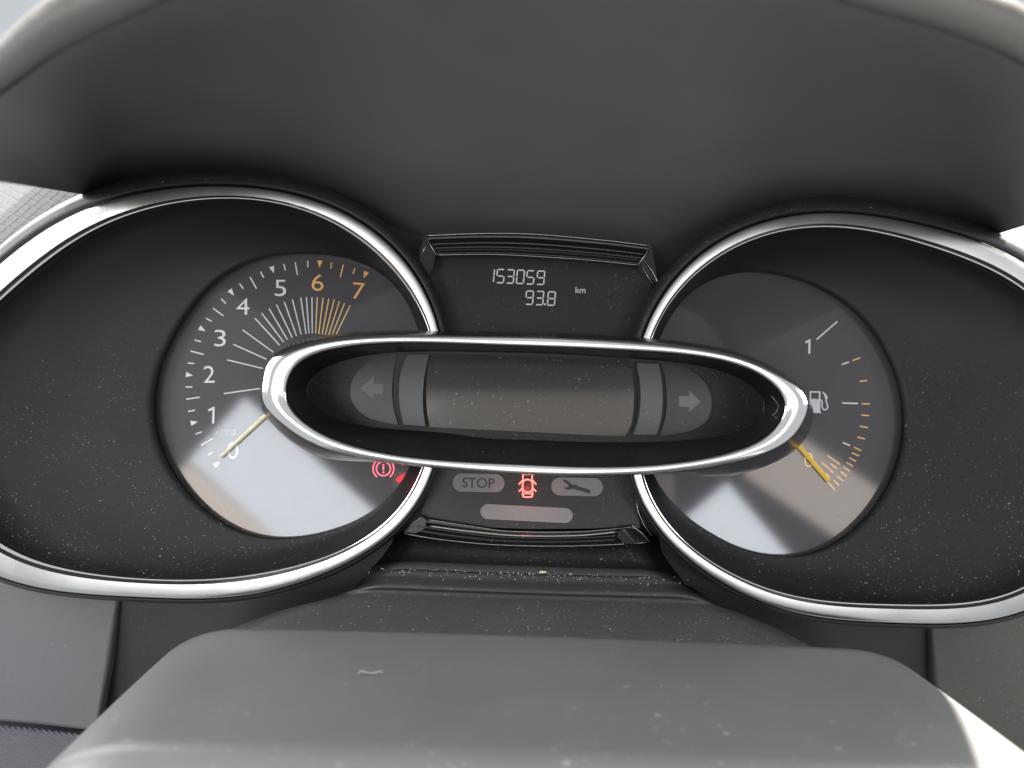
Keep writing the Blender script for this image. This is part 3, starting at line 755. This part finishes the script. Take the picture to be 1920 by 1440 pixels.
# rounded front lip rolling over to the outer skin
rows = []
n = len(lipI); tg = np.gradient(lipI, axis=0); nr = np.stack([tg[:, 1], -tg[:, 0]], 1); nr /= np.linalg.norm(nr, axis=1)[:, None]
B = on(lipI, dL)
rad = .0048
for k in range(15):
    a = math.radians(-100 + 200 * k / 14)
    row = []
    for j in range(n):
        out = Vector((nr[j, 0], 0, -nr[j, 1]))
        rad_ = rad * (.35 + .65 * endt[j])
        c = B[j] + out * rad_ * .9 + Vector((0, -.002, 0))
        row.append(c + (-out) * (-math.sin(a)) * rad_ + Vector((0, -1, 0)) * math.cos(a) * rad_ * 1.1)
    rows.append(row)
last = rows[-1]
A = on(backc, dB + .004)
for u in (.9, .75, .6, .45, .3, .15, .0):
    rows.append([a.lerp(b, u) + Vector((0, 0, .010 * math.sin(math.pi * u) * endt[j])) + Vector((nr[j, 0], 0, -nr[j, 1])) * (.0075 + .004 * u) * endt[j] for j, (a, b) in enumerate(zip(A, B))])
build('hood_lip', *loft(rows, False), 'lip', hood)

# ================================================================== STEERING COLUMN COVER
colc = empty('steering_column_cover', P(960, 1440, .24), 'dusty grey steering column cover in front of the instrument cluster', 'column cover')
rows = []
nD = 26
for k in range(nD + 1):
    u = k / nD; d = .283 - (.283 - .192) * u
    hw = .1460 - .0070 * u; X0 = .0115 + .002 * u
    zt = -.0868 - .0015 * (1 - u) ** 2
    row = []
    for j in range(81):
        s = -1 + 2 * j / 80
        e = abs(s); x = s * hw
        q = max(0, (abs(x) - hw * .72) / (hw * .28))
        drop = .040 * (1 - math.sqrt(max(0, 1 - min(q, .999) ** 2.2)))
        z = zt - drop - .033 * x - .0015 * (x / hw) ** 2
        row.append(EYE + Vector((X0 + x, d, z)))
    rows.append(row)
back0 = rows[0]
pre = [[p + Vector((0, .004, -.03)) for p in back0], [p + Vector((0, .003, -.004)) for p in back0], [p + Vector((0, .0015, -.0010)) for p in back0]]
front = []
f0 = rows[-1]
for a in (15, 30, 45, 60, 75, 90):
    r_ = math.radians(a)
    front.append([p + Vector((0, -.010 * math.sin(r_), -.010 * (1 - math.cos(r_)))) for p in f0])
front.append([p + Vector((0, -.0105, -.05)) for p in f0])
build('cover_shell', *loft(pre + rows + front, False), 'column', colc)

# ================================================================== DASHBOARD AROUND THE CLUSTER
dash = empty('dashboard', P(960, 1440, .34), 'grey car dashboard panels showing beside and below the instrument cluster', 'dashboard')
DP = Plane(100, 1230, .338, .10, .12)
def rounded(loop, plane, mat, name, th=.006, bev=.0012, parent=dash):
    c = np.mean(np.array(loop, float), axis=0)
    ring0 = [plane.at(x, y, -th) for x, y in loop]; ring1 = [plane.at(x, y, -bev) for x, y in loop]
    def ins(px):
        return [plane.at(*(np.array(q) + (c - np.array(q)) / np.linalg.norm(c - np.array(q)) * px), -bev * .25 if px < 5 else 0) for q in loop]
    return build(name, *loft([ring0, ring1, ins(3), ins(7)], True, False, True), mat, parent, smooth_=False)
rounded([(-120,1060),(60,1078),(150,1095),(222,1100),(221,1130),(212,1190),(203,1250),(192,1310),(180,1372),(60,1358),(-120,1343)], DP, 'panel', 'side_panel')
rounded([(-120,1352),(60,1366),(185,1381),(170,1480),(150,1560),(-120,1560)], Plane(50,1420,.337,.10,.14), 'rib', 'ribbed_panel')
rounded([(1741,1120),(1850,1110),(2060,1080),(2060,1560),(1840,1560),(1775,1400),(1752,1270),(1746,1190)], Plane(1850,1280,.338,-.10,.10), 'panel_r', 'side_panel')
DPL = Plane(80, 400, .365, .12, .22)
sun_fold = [(215, 210), (150, 272), (78, 335), (0, 402), (-120, 505), (-260, 620)]  # fold added along the shadow edge so the upper part catches sun
low_e = [(250, 300), (245, 420), (160, 480), (80, 560), (-60, 680), (-260, 760)]
ra = [DPL.at(x, y) for x, y in sun_fold]; rb = [DPL.at(x, y) for x, y in low_e]
r0 = [p + Vector((-.05, .06, .045)) for p in ra]; r1 = [p + Vector((-.0012, .0022, .0006)) for p in ra]; r2 = [p.lerp(q, .03) for p, q in zip(ra, rb)]
V, F = loft([r0, r1, r2, [p.lerp(q, .5) for p, q in zip(ra, rb)], rb, [p + Vector((0, .02, -.005)) for p in rb]], False)
pad = build('dash_pad', V, F, 'pad', dash)
tag(pad, 'grey dash pad with embossed diamond grain')
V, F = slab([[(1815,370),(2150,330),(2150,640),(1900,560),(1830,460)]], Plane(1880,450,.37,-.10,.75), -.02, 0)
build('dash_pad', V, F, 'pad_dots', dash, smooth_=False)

DT = [(-.165, .3535, .045), (-.165, .36, .073), (-.165, .62, .09), (-.165, 1.1, .06)]  # unseen dash top and core, added to block sun behind the cluster
V, F = loft([[EYE + Vector((x, y, z)) for x in (-.165, -.08, 0, .09, .19)] for _, y, z in DT] , False)
build('dash_top', V, F, 'hood', dash)
V, F = slab([[(190, 380), (1850, 440), (2300, 1600), (-300, 1600)]], Plane(960, 900, .372), -.004, 0)
build('dash_core', V, F, 'black', dash, smooth_=False)

# ================================================================== CRUMBS AND GRIT
def lump(name, c, r, squash, mat, seed):
    rnd = random.Random(seed); bm = bmesh.new(); bmesh.ops.create_icosphere(bm, subdivisions=2, radius=1)
    V = [c + Vector((v.co.x * r * squash * rnd.uniform(.8, 1.15), v.co.y * r * rnd.uniform(.8, 1.1), v.co.z * r * .6 * rnd.uniform(.8, 1.1))) for v in bm.verts]
    F = [tuple(v.index for v in f.verts) for f in bm.faces]; bm.free()
    return build(name, V, F, mat)
tag(lump('crumb', P(1018, 1072.5, .3052), .00085, 1.9, 'crumb', 1), 'small pale yellow crumb lying on the dusty ledge below the warning panel', 'crumb')
V, F = [], []
rnd = random.Random(3)
for k in range(170):
    x = rnd.gauss(985, 170)
    if not 690 < x < 1290: continue
    t = (x - 690) / 600
    y = 1064 + 18 * t + abs(rnd.gauss(0, 7)); yy = (y - 1064 - 18 * t)
    d = .3062 - .0075 * min(1, yy / 28) * 1.0 + .0003
    c = P(x, y, d - .0004); r = rnd.choice([.00012, .00015, .0002, .00028])
    b = len(V)
    V += [c + Vector(q) * r for q in ((1.3,0,0),(-1.1,.3,0),(0,1,.2),(0,-1,0),(.1,.1,1),(0,0,-1))]
    F += [(b+0,b+2,b+4),(b+2,b+1,b+4),(b+1,b+3,b+4),(b+3,b+0,b+4),(b+2,b+0,b+5),(b+1,b+2,b+5),(b+3,b+1,b+5),(b+0,b+3,b+5)]
g = build('dust', V, F, 'grit')
tag(g, 'fine pale grit scattered along the ledge below the warning panel', 'dust', kind='stuff')

# two stray fibres
pts = [P(x, y, .2375) for x, y in [(672,1263),(676,1258),(684,1260),(695,1262),(706,1261),(714,1258),(718,1262)]]
tag(build('lint_fibre', *tube(pts, .00018, 6), 'lint'), 'short pale lint fibre lying on the dusty steering column cover', 'lint')
pts = [P(x, y, .268) for x, y in [(1447,742),(1454,752),(1460,762),(1456,772),(1449,779),(1455,783),(1464,779)]]
tag(build('lint_fibre', *tube(pts, .00006, 5), 'lint'), 'thin curled lint fibre inside the chrome oval next to the fuel pump symbol', 'lint')
